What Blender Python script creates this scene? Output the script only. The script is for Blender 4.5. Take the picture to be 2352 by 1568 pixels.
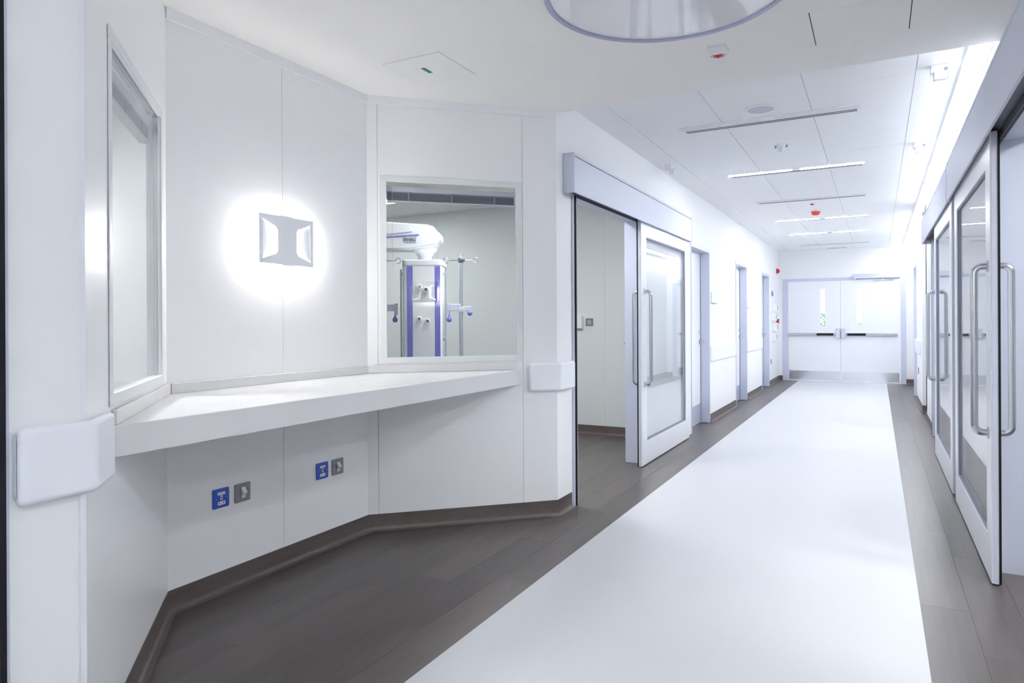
import bpy, bmesh, math, random
from mathutils import Vector, Matrix
random.seed(7)
for o in list(bpy.data.objects):
    bpy.data.objects.remove(o, do_unlink=True)
scene = bpy.context.scene
C = scene.collection
PI = math.pi

# ------------------------------------------------------------------ camera
cd = bpy.data.cameras.new('camera')
cam = bpy.data.objects.new('camera', cd)
C.objects.link(cam)
cd.sensor_width = 36.0
cd.lens = 24.0
cd.shift_y = -(784.0 - 739.2) / 2352.0
cd.clip_start = 0.02
cd.clip_end = 200
cam.location = (0, 0, 1.24)
cam.rotation_mode = 'XYZ'
YAW = math.radians(28.15)
ROLL = 0.005
cam.matrix_world = (Matrix.Translation((0, 0, 1.24)) @ Matrix.Rotation(YAW, 4, 'Z')
                    @ Matrix.Rotation(PI / 2, 4, 'X') @ Matrix.Rotation(-ROLL, 4, 'Z'))
scene.camera = cam

# ------------------------------------------------------------------ world, view
w = bpy.data.worlds.new('world')
scene.world = w
w.use_nodes = True
bgn = w.node_tree.nodes['Background']
bgn.inputs[0].default_value = (0.86, 0.93, 1.0, 1)
bgn.inputs[1].default_value = 0.8
vs = scene.view_settings
vs.view_transform = 'Standard'
vs.look = 'None'
vs.gamma = 1
vs.use_curve_mapping = False
vs.exposure = 2.36
scene.cycles.max_bounces = 12
scene.cycles.diffuse_bounces = 7
scene.cycles.transparent_max_bounces = 16
scene.cycles.sample_clamp_indirect = 6.0

E_STRIP = 5.9      # wall-edge light strip
E_LIN = 13.0        # linear ceiling lamps
E_ROOM = 18.5       # panels in side rooms
E_SCONCE = 21.5

# ------------------------------------------------------------------ materials
def lin(c):
    return tuple(((v / 255) / 12.92 if v / 255 <= .04045 else ((v / 255 + .055) / 1.055) ** 2.4) for v in c)

def mat(name, rgb, rough=.5, spec=.5, metal=0.0, emit=0.0, noise=0.0, scale=8.0, bump=0.0, coat=0.0, aniso=None):
    m = bpy.data.materials.new(name)
    m.use_nodes = True
    nt = m.node_tree
    b = nt.nodes['Principled BSDF']
    col = (*lin(rgb), 1)
    b.inputs['Base Color'].default_value = col
    b.inputs['Roughness'].default_value = rough
    b.inputs['Specular IOR Level'].default_value = spec
    b.inputs['Metallic'].default_value = metal
    b.inputs['Coat Weight'].default_value = coat
    b.inputs['Coat Roughness'].default_value = .05
    if emit:
        b.inputs['Emission Color'].default_value = col
        b.inputs['Emission Strength'].default_value = emit
    tc = nt.nodes.new('ShaderNodeTexCoord')
    nz = nt.nodes.new('ShaderNodeTexNoise')
    nz.inputs['Scale'].default_value = scale
    nz.inputs['Detail'].default_value = 4
    if aniso:
        mp = nt.nodes.new('ShaderNodeMapping')
        mp.inputs['Scale'].default_value = aniso
        nt.links.new(tc.outputs['Object'], mp.inputs[0])
        nt.links.new(mp.outputs[0], nz.inputs['Vector'])
    else:
        nt.links.new(tc.outputs['Object'], nz.inputs['Vector'])
    mr = nt.nodes.new('ShaderNodeMapRange')
    mr.inputs['To Min'].default_value = max(0, rough - .03)
    mr.inputs['To Max'].default_value = min(1, rough + .03)
    nt.links.new(nz.outputs['Fac'], mr.inputs['Value'])
    nt.links.new(mr.outputs[0], b.inputs['Roughness'])
    if noise:
        mx = nt.nodes.new('ShaderNodeMix')
        mx.data_type = 'RGBA'
        mx.inputs[6].default_value = tuple(c * (1 - noise) for c in col[:3]) + (1,)
        mx.inputs[7].default_value = tuple(min(1, c * (1 + noise)) for c in col[:3]) + (1,)
        nt.links.new(nz.outputs['Fac'], mx.inputs[0])
        nt.links.new(mx.outputs[2], b.inputs['Base Color'])
    if bump:
        bp = nt.nodes.new('ShaderNodeBump')
        bp.inputs['Strength'].default_value = bump
        bp.inputs['Distance'].default_value = .002
        nt.links.new(nz.outputs['Fac'], bp.inputs['Height'])
        nt.links.new(bp.outputs[0], b.inputs['Normal'])
    return m

def glass_mat(name, tint=(1, 1, 1), ior=1.5, boost=1.0):
    m = bpy.data.materials.new(name)
    m.use_nodes = True
    nt = m.node_tree
    nt.nodes.remove(nt.nodes['Principled BSDF'])
    out = nt.nodes['Material Output']
    tr = nt.nodes.new('ShaderNodeBsdfTransparent')
    tr.inputs[0].default_value = (*tint, 1)
    gl = nt.nodes.new('ShaderNodeBsdfGlossy')
    gl.inputs['Roughness'].default_value = 0.0
    fr = nt.nodes.new('ShaderNodeFresnel')
    ge = nt.nodes.new('ShaderNodeNewGeometry')
    io = nt.nodes.new('ShaderNodeMapRange')      # same reflectance from either face of the thin pane
    io.inputs['To Min'].default_value = ior
    io.inputs['To Max'].default_value = 1 / ior
    nt.links.new(ge.outputs['Backfacing'], io.inputs['Value'])
    nt.links.new(io.outputs[0], fr.inputs[0])
    mu = nt.nodes.new('ShaderNodeMath')
    mu.operation = 'MULTIPLY'
    mu.use_clamp = True
    mu.inputs[1].default_value = boost
    nt.links.new(fr.outputs[0], mu.inputs[0])
    mix = nt.nodes.new('ShaderNodeMixShader')
    nt.links.new(mu.outputs[0], mix.inputs[0])
    nt.links.new(tr.outputs[0], mix.inputs[1])
    nt.links.new(gl.outputs[0], mix.inputs[2])
    nt.links.new(mix.outputs[0], out.inputs[0])
    return m

def wood_mat(name, base, rough):
    m = bpy.data.materials.new(name)
    m.use_nodes = True
    nt = m.node_tree
    b = nt.nodes['Principled BSDF']
    tc = nt.nodes.new('ShaderNodeTexCoord')
    oi = nt.nodes.new('ShaderNodeObjectInfo')
    comb = nt.nodes.new('ShaderNodeVectorMath')
    comb.operation = 'SCALE'
    comb.inputs[0].default_value = (7.3, 3.1, 5.7)
    nt.links.new(oi.outputs['Random'], comb.inputs['Scale'])
    add = nt.nodes.new('ShaderNodeVectorMath')
    add.operation = 'ADD'
    nt.links.new(tc.outputs['Object'], add.inputs[0])
    nt.links.new(comb.outputs[0], add.inputs[1])
    mp = nt.nodes.new('ShaderNodeMapping')
    mp.inputs['Scale'].default_value = (26, 1.6, 26)
    nt.links.new(add.outputs[0], mp.inputs[0])
    n1 = nt.nodes.new('ShaderNodeTexNoise')
    n1.inputs['Scale'].default_value = 1.6
    n1.inputs['Detail'].default_value = 7
    n1.inputs['Roughness'].default_value = .62
    n1.inputs['Distortion'].default_value = .6
    nt.links.new(mp.outputs[0], n1.inputs['Vector'])
    mp2 = nt.nodes.new('ShaderNodeMapping')
    mp2.inputs['Scale'].default_value = (4.0, .5, 4.0)
    nt.links.new(add.outputs[0], mp2.inputs[0])
    n2 = nt.nodes.new('ShaderNodeTexNoise')
    n2.inputs['Scale'].default_value = 1.5
    n2.inputs['Detail'].default_value = 3
    nt.links.new(mp2.outputs[0], n2.inputs['Vector'])
    cr = nt.nodes.new('ShaderNodeValToRGB')
    d = lin(base)
    cr.color_ramp.elements[0].position = .28
    cr.color_ramp.elements[0].color = (d[0] * .72, d[1] * .70, d[2] * .70, 1)
    cr.color_ramp.elements[1].position = .74
    cr.color_ramp.elements[1].color = (d[0] * 1.26, d[1] * 1.26, d[2] * 1.27, 1)
    mixv = nt.nodes.new('ShaderNodeMath')
    mixv.operation = 'MULTIPLY_ADD'
    mixv.inputs[1].default_value = .55
    nt.links.new(n1.outputs['Fac'], mixv.inputs[0])
    m2 = nt.nodes.new('ShaderNodeMath')
    m2.operation = 'MULTIPLY'
    m2.inputs[1].default_value = .45
    nt.links.new(n2.outputs['Fac'], m2.inputs[0])
    nt.links.new(m2.outputs[0], mixv.inputs[2])
    nt.links.new(mixv.outputs[0], cr.inputs[0])
    # plank-to-plank tone
    mr = nt.nodes.new('ShaderNodeMapRange')
    mr.inputs['To Min'].default_value = .86
    mr.inputs['To Max'].default_value = 1.12
    nt.links.new(oi.outputs['Random'], mr.inputs['Value'])
    hs = nt.nodes.new('ShaderNodeHueSaturation')
    nt.links.new(mr.outputs[0], hs.inputs['Value'])
    nt.links.new(cr.outputs[0], hs.inputs['Color'])
    nt.links.new(hs.outputs[0], b.inputs['Base Color'])
    b.inputs['Roughness'].default_value = rough
    b.inputs['Specular IOR Level'].default_value = .5
    bp = nt.nodes.new('ShaderNodeBump')
    bp.inputs['Strength'].default_value = .05
    bp.inputs['Distance'].default_value = .0006
    nt.links.new(n1.outputs['Fac'], bp.inputs['Height'])
    nt.links.new(bp.outputs[0], b.inputs['Normal'])
    return m

WALL = (240, 241, 243)
M = {
    'wall': mat('wall_cladding', WALL, .30, .45, scale=3),
    'wallmatt': mat('wall_paint', WALL, .55, .35, scale=5, bump=.05),
    'roomwall': mat('room_wall', (224, 228, 229), .5, .3, scale=4),
    'ceil': mat('ceiling_plaster', (246, 245, 243), .8, .2, scale=20, bump=.05),
    'tile': mat('ceiling_tile', (246, 247, 248), .75, .2, scale=60, bump=.1),
    'white': mat('white_plastic', (236, 238, 243), .35, .45, scale=10),
    'rail': mat('guard_vinyl', (236, 239, 245), .45, .4, scale=30, bump=.08),
    'solid': mat('solid_surface', (224, 224, 225), .22, .5, scale=14),
    'floor': mat('white_vinyl', (200, 201, 205), .38, .45, noise=.012, scale=2.5),
    'seam': mat('joint', (196, 199, 206), .7, .2, scale=10),
    'door': mat('door_laminate', (240, 242, 246), .35, .45, scale=5),
    'frame': mat('lavender_steel', (204, 209, 226), .4, .4, scale=9),
    'alu': mat('satin_aluminium_paint', (208, 213, 228), .5, .5, scale=9),
    'leaf': mat('door_leaf_white', (238, 240, 245), .3, .5, scale=9),
    'darkbody': mat('darkened_housing', (118, 121, 128), .5, .4, metal=.3, noise=.08, scale=30),  # track housing darkened to cut light-strip bounce onto the ceiling
    'steel': mat('brushed_steel', (202, 205, 211), .22, .5, metal=1.0, noise=.06, scale=4, aniso=(80, 80, 2)),
    'kick': mat('kick_plate_steel', (228, 231, 238), .16, .5, metal=1.0, noise=.05, scale=2, aniso=(3, 40, 40)),
    'greykick': mat('grey_kick_plate', (172, 178, 198), .35, .5, scale=9),
    'black': mat('black_rubber', (22, 22, 32), .6, .3, scale=20),
    'darkgap': mat('dark_channel', (88, 92, 108), .6, .3, scale=20),
    'track': mat('dark_track', (70, 74, 92), .4, .4, scale=20),
    'gasket': mat('grey_gasket', (150, 155, 172), .6, .3, scale=20),
    'blue': mat('blue_plastic', (44, 84, 190), .3, .5, scale=20, noise=.02),
    'greyplate': mat('grey_metal_plate', (140, 142, 152), .35, .5, metal=.35, scale=20, noise=.03),
    'ivory': mat('white_switch', (236, 236, 234), .3, .5, scale=20),
    'hole': mat('black_hole', (18, 18, 20), .8, .1, scale=20),
    'red': mat('red_lens', (196, 34, 48), .25, .5, scale=20),
    'redo': mat('orange_red_plastic', (236, 72, 56), .4, .4, scale=20),
    'green': mat('green_sticker', (74, 140, 98), .6, .3, scale=30, noise=.1),
    'blind': mat('blind_slats', (128, 132, 148), .5, .4, scale=20, noise=.04),
    'blindrail': mat('blind_rail', (196, 198, 212), .4, .4, scale=20),
    'purple': mat('violet_plastic', (112, 112, 206), .35, .5, scale=20),
    'pend': mat('pendant_white', (234, 236, 240), .3, .5, scale=6),
    'label': mat('grey_label', (176, 180, 188), .6, .3, scale=40, noise=.1),
    'mark': mat('dark_print', (92, 96, 108), .7, .2, scale=40),
    'slot': mat('vent_slot', (70, 72, 88), .8, .1, scale=20),
    'lensoff': mat('lamp_lens_off', (226, 229, 235), .4, .4, scale=20),
    'lenson': mat('lamp_lens_lit', (253, 254, 255), .4, .3, emit=E_LIN, scale=20),
    'strip': mat('strip_lens_lit', (247, 250, 255), .4, .3, emit=E_STRIP, scale=20),
    'led': mat('sconce_led', (255, 250, 243), .4, .3, emit=E_SCONCE, scale=20),
    'disc': mat('gloss_acrylic', (242, 242, 246), .06, .8, scale=3, coat=.6),
    'discring': mat('disc_ring', (176, 180, 206), .35, .5, metal=.2, scale=10),
    'grille': mat('speaker_grille', (206, 208, 216), .6, .3, scale=200, bump=.3),
    'leafgreen': mat('shrub_leaf', (96, 150, 110), .5, .3, scale=6, noise=.2),
    'stem': mat('shrub_stem', (110, 96, 74), .7, .2, scale=9),
    'pave': mat('pale_paving', (214, 212, 206), .8, .2, scale=5, noise=.04),
    'wood': wood_mat('wood_vinyl', (92, 85, 83), .34),
    'base': wood_mat('wood_skirting', (94, 85, 81), .42),
    'glass': glass_mat('clear_glass', (.975, .985, .98), 1.5, 1.0),
    'doorglass': glass_mat('door_glass', (.97, .98, .985), 1.5, 1.15),
}

# ------------------------------------------------------------------ mesh helpers
class MB:
    def __init__(s):
        s.v = []
        s.f = []

    def add(s, vs, fs):
        o = len(s.v)
        s.v += [tuple(v) for v in vs]
        s.f += [tuple(i + o for i in f) for f in fs]
        return s

    def box(s, x0, x1, y0, y1, z0, z1):
        if x0 > x1: x0, x1 = x1, x0
        if y0 > y1: y0, y1 = y1, y0
        if z0 > z1: z0, z1 = z1, z0
        return s.add([(x0, y0, z0), (x1, y0, z0), (x1, y1, z0), (x0, y1, z0),
                      (x0, y0, z1), (x1, y0, z1), (x1, y1, z1), (x0, y1, z1)],
                     [(0, 3, 2, 1), (4, 5, 6, 7), (0, 1, 5, 4), (1, 2, 6, 5), (2, 3, 7, 6), (3, 0, 4, 7)])

    def prism(s, poly, a, b, axis='z'):
        """polygon (2-D) extruded between a and b along axis"""
        ar = sum(poly[i][0] * poly[(i + 1) % len(poly)][1] - poly[(i + 1) % len(poly)][0] * poly[i][1] for i in range(len(poly)))
        if ar < 0:
            poly = poly[::-1]
        n = len(poly)

        def P(p, h):
            return {'z': (p[0], p[1], h), 'y': (p[0], h, p[1]), 'x': (h, p[0], p[1])}[axis]
        vs = [P(p, a) for p in poly] + [P(p, b) for p in poly]
        fs = [tuple(range(n))[::-1], tuple(range(n, 2 * n))]
        fs += [(i, (i + 1) % n, n + (i + 1) % n, n + i) for i in range(n)]
        flip = (axis == 'y') != (b < a)
        if flip:
            fs = [f[::-1] for f in fs]
        return s.add(vs, fs)

    def tube(s, path, r, n=12, cap=True):
        pts = [Vector(p) for p in path]
        rings = []
        up = None
        for i, p in enumerate(pts):
            t = (pts[min(i + 1, len(pts) - 1)] - pts[max(i - 1, 0)]).normalized()
            if up is None:
                up = Vector((0, 0, 1)) if abs(t.z) < .9 else Vector((1, 0, 0))
            a = (up - t * up.dot(t)).normalized()
            b = t.cross(a)
            up = a
            rr = r[i] if isinstance(r, (list, tuple)) else r
            rings.append([p + (a * math.cos(2 * PI * k / n) + b * math.sin(2 * PI * k / n)) * rr for k in range(n)])
        o = []
        for g in rings:
            o += g
        fs = []
        for i in range(len(rings) - 1):
            for k in range(n):
                fs.append((i * n + k, i * n + (k + 1) % n, (i + 1) * n + (k + 1) % n, (i + 1) * n + k))
        if cap:
            fs.append(tuple(range(n))[::-1])
            fs.append(tuple((len(rings) - 1) * n + k for k in range(n)))
        return s.add(o, fs)

    def lathe(s, prof, c=(0, 0, 0), n=32, axis='z'):
        """prof: list of (radius, height); closed at both ends if radius 0"""
        vs, fs, idx = [], [], []
        for (r, h) in prof:
            if r < 1e-6:
                idx.append([len(vs)])
                vs.append((0, 0, h))
            else:
                idx.append([len(vs) + k for k in range(n)])
                vs += [(r * math.cos(2 * PI * k / n), r * math.sin(2 * PI * k / n), h) for k in range(n)]
        for i in range(len(idx) - 1):
            a, b = idx[i], idx[i + 1]
            for k in range(n):
                k2 = (k + 1) % n
                if len(a) == 1 and len(b) == 1:
                    continue
                if len(a) == 1:
                    fs.append((a[0], b[k2], b[k]))
                elif len(b) == 1:
                    fs.append((a[k], a[k2], b[0]))
                else:
                    fs.append((a[k], a[k2], b[k2], b[k]))
        def T(v):
            x, y, z = v
            if axis == 'y':
                x, y, z = x, z, -y
            elif axis == 'x':
                x, y, z = z, x, y
            return (x + c[0], y + c[1], z + c[2])
        return s.add([T(v) for v in vs], fs)

    def build(s, name, m, parent=None, bevel=0.0, seg=2, smooth=None):
        me = bpy.data.meshes.new(name)
        me.from_pydata(s.v, [], s.f)
        me.validate()
        bm = bmesh.new()
        bm.from_mesh(me)
        bmesh.ops.recalc_face_normals(bm, faces=bm.faces)
        bm.to_mesh(me)
        bm.free()
        me.materials.append(M[m] if isinstance(m, str) else m)
        o = bpy.data.objects.new(name, me)
        C.objects.link(o)
        if parent:
            o.parent = parent
        if bevel:
            b = o.modifiers.new('bevel', 'BEVEL')
            b.width = bevel
            b.segments = seg
            b.limit_method = 'ANGLE'
            b.angle_limit = math.radians(40)
            b.harden_normals = True
        if smooth is not None or bevel:
            me.polygons.foreach_set('use_smooth', [True] * len(me.polygons))
            me.set_sharp_from_angle(angle=math.radians(smooth or 35))
        return o

def arc(cx, cy, r, a0, a1, n):
    return [(cx + r * math.cos(a0 + (a1 - a0) * i / n), cy + r * math.sin(a0 + (a1 - a0) * i / n)) for i in range(n + 1)]

def rrect(x0, x1, y0, y1, r, n=5):
    return (arc(x1 - r, y1 - r, r, 0, PI / 2, n) + arc(x0 + r, y1 - r, r, PI / 2, PI, n)
            + arc(x0 + r, y0 + r, r, PI, 1.5 * PI, n) + arc(x1 - r, y0 + r, r, 1.5 * PI, 2 * PI, n))

def tag(o, label=None, cat=None, group=None, kind=None):
    if label: o['label'] = label
    if cat: o['category'] = cat
    if group: o['group'] = group
    if kind: o['kind'] = kind
    return o

def empty(name, loc=(0, 0, 0), rz=0.0):
    o = bpy.data.objects.new(name, None)
    o.empty_display_size = .1
    C.objects.link(o)
    o.location = loc
    o.rotation_euler = (0, 0, rz)
    return o

def thing(name, label, cat, loc=(0, 0, 0), rz=0.0, group=None):
    return tag(empty(name, loc, rz), label, cat, group)

def struct(name, label, cat, loc=(0, 0, 0), rz=0.0):
    return tag(empty(name, loc, rz), label, cat, None, 'structure')

def B(*a):
    return MB().box(*a)

def dup(root):
    r = root.copy()
    C.objects.link(r)
    for ch in list(root.children):
        c = ch.copy()
        C.objects.link(c)
        c.parent = r
        for g in list(ch.children):
            d = g.copy()
            C.objects.link(d)
            d.parent = c
    return r

def nrot(nx, ny):
    """z rotation so that local +y points along the wall normal (nx, ny)"""
    return math.atan2(-nx, ny)

LEFT = nrot(1, 0)      # walls facing +X: local x = -Y
RIGHT = nrot(-1, 0)    # walls facing -X: local x = +Y
END = nrot(0, -1)      # walls facing -Y: local x = -X

# ------------------------------------------------------------------ plan
XL, XR = -1.81, 0.53
ZF, ZC = 2.59, 2.68
YE, Y0 = 15.2, -4.0
pA, pB, pC, pD = (-1.81, 1.035), (-2.67, 1.87), (-2.67, 3.17), (-1.81, 3.992)
SX0, SX1 = -1.443, 0.159           # white floor band
BK0, BK1 = 0.99, 4.04              # lowered ceiling over the alcove

# ------------------------------------------------------------------ floors
fl = MB().box(SX0, SX1, Y0, YE + .1, -.05, 0)
floor = tag(fl.build('floor', 'floor'), 'wide white vinyl band running down the middle of the corridor', 'floor', kind='structure')
sub = MB()
sub.box(-6.5, SX0, Y0, YE + .1, -.12, -.006)
sub.box(SX1, 4.6, Y0, YE + .1, -.12, -.006)
tag(sub.build('floor_border', 'wood'), 'brown wood-look floor of planks along both sides of the white band', 'floor', kind='structure')
subfloor = bpy.data.objects['floor_border']

def clip(poly, hp):
    out = []
    for i in range(len(poly)):
        p, q = poly[i], poly[(i + 1) % len(poly)]
        dp = hp[0] * p[0] + hp[1] * p[1] - hp[2]
        dq = hp[0] * q[0] + hp[1] * q[1] - hp[2]
        if dp <= 1e-9:
            out.append(p)
        if dp * dq < -1e-12:
            t = dp / (dp - dq)
            out.append((p[0] + (q[0] - p[0]) * t, p[1] + (q[1] - p[1]) * t))
    return out

def halfplanes(poly):
    hs = []
    n = len(poly)
    for i in range(n):
        p, q = poly[i], poly[(i + 1) % n]
        nx, ny = q[1] - p[1], p[0] - q[0]
        hs.append((nx, ny, nx * p[0] + ny * p[1]))
    return hs

PW, PL = 0.1835, 1.22
def planks(x_start, direction, nrows, y0, y1, region=None):
    """rows of vinyl planks laid along the corridor"""
    hs = halfplanes(region) if region else []
    for r in range(nrows):
        xa = x_start + direction * r * PW
        xb = xa + direction * PW
        xa, xb = min(xa, xb), max(xa, xb)
        rr = random.Random(int((xa + 50) * 1000))
        y = y0 - rr.random() * PL
        while y < y1:
            g = .0005
            poly = [(xa + g, max(y, y0) + g), (xb - g, max(y, y0) + g), (xb - g, min(y + PL, y1) - g), (xa + g, min(y + PL, y1) - g)]
            if poly[2][1] - poly[0][1] > .03:
                for h in hs:
                    poly = clip(poly, h)
                    if len(poly) < 3:
                        break
                if len(poly) >= 3:
                    cx = sum(p[0] for p in poly) / len(poly)
                    cy = sum(p[1] for p in poly) / len(poly)
                    o = MB().prism([(p[0] - cx, p[1] - cy) for p in poly], -.006, 0).build('plank', 'wood', subfloor)
                    o.location = (cx, cy, 0)
            y += PL

planks(SX0, -1, 2, -.2, YE)
planks(SX0 - 2 * PW, -1, 5, .9, 4.1, [pA, pD, pC, pB])
planks(SX0 - 2 * PW, -1, 8, 4.05, 7.05)
planks(SX1, 1, 2, 1.8, YE)
planks(SX1 + 2 * PW, 1, 2, 2.3, 4.12)

# ------------------------------------------------------------------ walls
TH = .15
def wallrun(name, label, x, sgn, y0, y1, holes, m='wallmatt', th=TH, ztop=2.8):
    """wall plane at X=x, body on the sgn side; holes = [(ya, yb, z0, z1)]"""
    b = MB()
    xo = x + sgn * th
    y = y0
    for (ya, yb, za, zb) in sorted(holes):
        b.box(x, xo, y, ya, 0, ztop)
        if za > 0:
            b.box(x, xo, ya, yb, 0, za)
        b.box(x, xo, ya, yb, zb, ztop)
        y = yb
    b.box(x, xo, y, y1, 0, ztop)
    return tag(b.build(name, m), label, 'wall', kind='structure')

SL_L = (4.278, 5.80)      # left sliding door opening
SL_R1 = (2.50, 4.093)     # near right opening
SL_R2 = (7.18, 8.57)      # far right opening
HD = [(7.55, 8.49), (10.25, 11.195), (12.77, 13.695)]   # hinged doors on the left
wallrun('wall_left', 'white left corridor wall with the sliding door and three hinged doors', XL, -1, pD[1], YE,
        [(SL_L[0], SL_L[1], 0, 2.13)] + [(a, b, 0, 2.11) for a, b in HD], 'wallmatt')
wallrun('wall_left_near', 'short white wall at the left edge of the picture', XL, -1, Y0, pA[1], [], 'wall')
wallrun('wall_right', 'white right corridor wall behind the sliding glass doors', XR, 1, Y0, 9.85,
        [(SL_R1[0], SL_R1[1], 0, 2.13), (SL_R2[0], SL_R2[1], 0, 2.13)])
wallrun('wall_right_pier', 'white wall pier on the right carrying a bumper guard', XR, 1, 10.62, 13.06, [(12.05, 12.95, 0, 2.10)])
tag(MB().box(.80, .95, 9.80, 10.70, 0, 2.8).box(XR, .95, 9.70, 9.85, 0, 2.8).build('wall_right_niche', 'wallmatt'), 'back of the shallow niche in the right wall', 'wall', kind='structure')
tag(MB().box(.62, .77, 13.06, YE, 0, 2.8).build('wall_right_far', 'wallmatt'), 'far end of the right wall set back beside the double doors', 'wall', kind='structure')
EX0, EX1 = -1.74, .49
tag(MB().box(-1.96, EX0 + .03, YE, YE + TH, 0, 2.8).box(EX1 - .03, .80, YE, YE + TH, 0, 2.8)
    .box(EX0 + .03, EX1 - .03, YE, YE + TH, 2.075, 2.8).build('wall_end', 'wallmatt'),
    'white end wall around the double doors', 'wall', kind='structure')
tag(MB().box(-2.1, .8, Y0 - .1, Y0, 0, 2.8).build('wall_behind', 'wallmatt'), 'white wall closing the corridor behind the viewer', 'wall', kind='structure')

# alcove walls with cladding panels
WTH = .05
def clad_wall(name, label, P, Q, ext0, ext1, pieces, body):
    """local x from P to Q is mirrored: local y = normal to the corridor, origin P"""
    dx, dy = Q[0] - P[0], Q[1] - P[1]
    L = math.hypot(dx, dy)
    d = (dx / L, dy / L)
    n = (d[1], -d[0])                       # to the right of the run = corridor side
    # local frame: +y = n, +x = -d
    root = struct(name, label, 'wall', (P[0], P[1], 0), nrot(*n))
    bm = MB()
    for (s0, s1, z0, z1) in body:
        bm.box(-s0, -s1, -WTH, -.004, z0, z1)
    bm.build('backing', 'seam', root)
    for rects in pieces:
        pm = MB()
        for (s0, s1, z0, z1) in rects:
            pm.box(-s0, -s1, -.004, 0, z0, z1)
        pm.build('panel', 'wall', root)
    return root, L, n

LCD = math.hypot(pD[0] - pC[0], pD[1] - pC[1])
LAB = math.hypot(pB[0] - pA[0], pB[1] - pA[1])
W0, W1, WZ0, WZ1 = .10, .935, 1.02, 2.095       # rough window hole measured from the inner corner
G = .0015
wr, L1_, nR = clad_wall('wall_alcove_right', 'angled white panelled wall of the alcove with the window to the bedroom', pC, pD, .09, 0,
    [[(0, .062 - G, .0, 2.62)],
     [(.062 + G, W0, 0, 2.62), (W0, W1, 0, WZ0), (W0, W1, WZ1, 2.62), (W1, .963 - G, 0, 2.62)],
     [(.963 + G, LCD, 0, 2.62)]],
    [(-.04, W0, 0, 2.8), (W0, W1, 0, WZ0), (W0, W1, WZ1, 2.8), (W1, LCD, 0, 2.8)])
wb, L2_, nB = clad_wall('wall_alcove_back', 'white panelled back wall of the alcove behind the worktop', pB, pC, 0, 0,
    [[(0, .647 - G, 0, 2.62)], [(.647 + G, 1.30, 0, 2.62)]],
    [(-.05, 1.35, 0, 2.8)])
V0, V1 = LAB - W1, LAB - W0
wl, L3_, nL = clad_wall('wall_alcove_left', 'angled white panelled wall at the left of the alcove with a narrow seen window', pA, pB, 0, 0,
    [[(0, V0, 0, 2.62), (V0, V1, 0, WZ0), (V0, V1, WZ1, 2.62), (V1, LAB, 0, 2.62)]],
    [(0, V0, 0, 2.8), (V0, V1, 0, WZ0), (V0, V1, WZ1, 2.8), (V1, LAB + .04, 0, 2.8)])
# corner bead on the alcove's two outer corners
tag(MB().prism([(pA[0] - .012, pA[1] + .004), (pA[0] + .003, pA[1] - .014), (pA[0] + .003, pA[1] + .002), (pA[0] - .010, pA[1] + .014)], .1, 2.59).build('trim_1', 'white'),
    'slim white corner bead on the left edge of the alcove', 'trim', kind='structure')

# cornice strips at the head of the alcove walls
def frame_pt(P, n, x, y):
    a = nrot(*n)
    return (P[0] + x * math.cos(a) - y * math.sin(a), P[1] + x * math.sin(a) + y * math.cos(a))
for i, (P, n, L) in enumerate([(pB, nB, L2_), (pC, nR, L1_)]):
    r = struct('trim_%d' % (i + 2), ['narrow white cornice strip above the alcove back wall', 'narrow white cornice strip above the angled window wall'][i], 'trim', (P[0], P[1], 0), nrot(*n))
    MB().box(0, -L, 0, .012, 2.541, ZF).build('strip', 'wallmatt', r)

# side rooms
rm = MB()
rm.box(-6.5, -1.96, 7.05, 7.2, 0, 2.75)
room_far = tag(rm.build('wall_room_far', 'roomwall'), 'pale grey-green far wall of the room behind the window', 'wall', kind='structure')
for (a, b_) in [(-6.5, -4.82), (-4.815, -3.72), (-3.715, -2.622), (-2.618, -1.96)]:
    MB().box(a, b_, 7.046, 7.05, .1, 2.6).build('panel', 'roomwall', room_far)
tag(MB().box(-6.5, -2.72, 2.46, 2.54, 0, 2.75).build('wall_room_partition', 'roomwall'), 'pale partition wall between the two rooms behind the alcove', 'wall', kind='structure')
tag(MB().box(-6.65, -6.5, -2.2, 7.2, 0, 2.75).build('wall_room_side', 'roomwall'), 'pale outer wall of the two rooms behind the alcove', 'wall', kind='structure')
tag(MB().box(-6.5, -1.96, -2.35, -2.2, 0, 2.75).build('wall_room_near', 'roomwall'), 'pale near wall of the room behind the left window', 'wall', kind='structure')
tag(MB().box(4.3, 4.45, -.5, 10.5, 0, 2.75).box(.68, 4.3, -.5, -.35, 0, 2.75).box(.68, 4.3, 5.3, 5.42, 0, 2.75).box(.68, 4.3, 10.3, 10.45, 0, 2.75).build('wall_room_right', 'roomwall'), 'walls of the rooms behind the right sliding doors', 'wall', kind='structure')
MBc = MB().box(-6.6, -1.96, 4.1, 7.2, 2.6, 2.7).box(-6.6, -2.70, 1.0, 4.1, 2.6, 2.7).box(-6.6, -1.96, -2.3, 1.0, 2.6, 2.7).box(.68, 4.4, -.5, 10.45, 2.6, 2.7)
# wedge pieces over the angled walls
MBc.prism([(-2.70, 3.2), (-1.85, 4.02), (-1.85, 4.2), (-2.70, 4.2)], 2.6, 2.7)
MBc.prism([(-2.70, 1.84), (-1.85, 1.0), (-1.85, .8), (-2.70, .8)], 2.6, 2.7)
tag(MBc.build('ceiling_rooms', 'ceil'), 'plain pale ceiling of the side rooms', 'ceiling', kind='structure')

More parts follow.
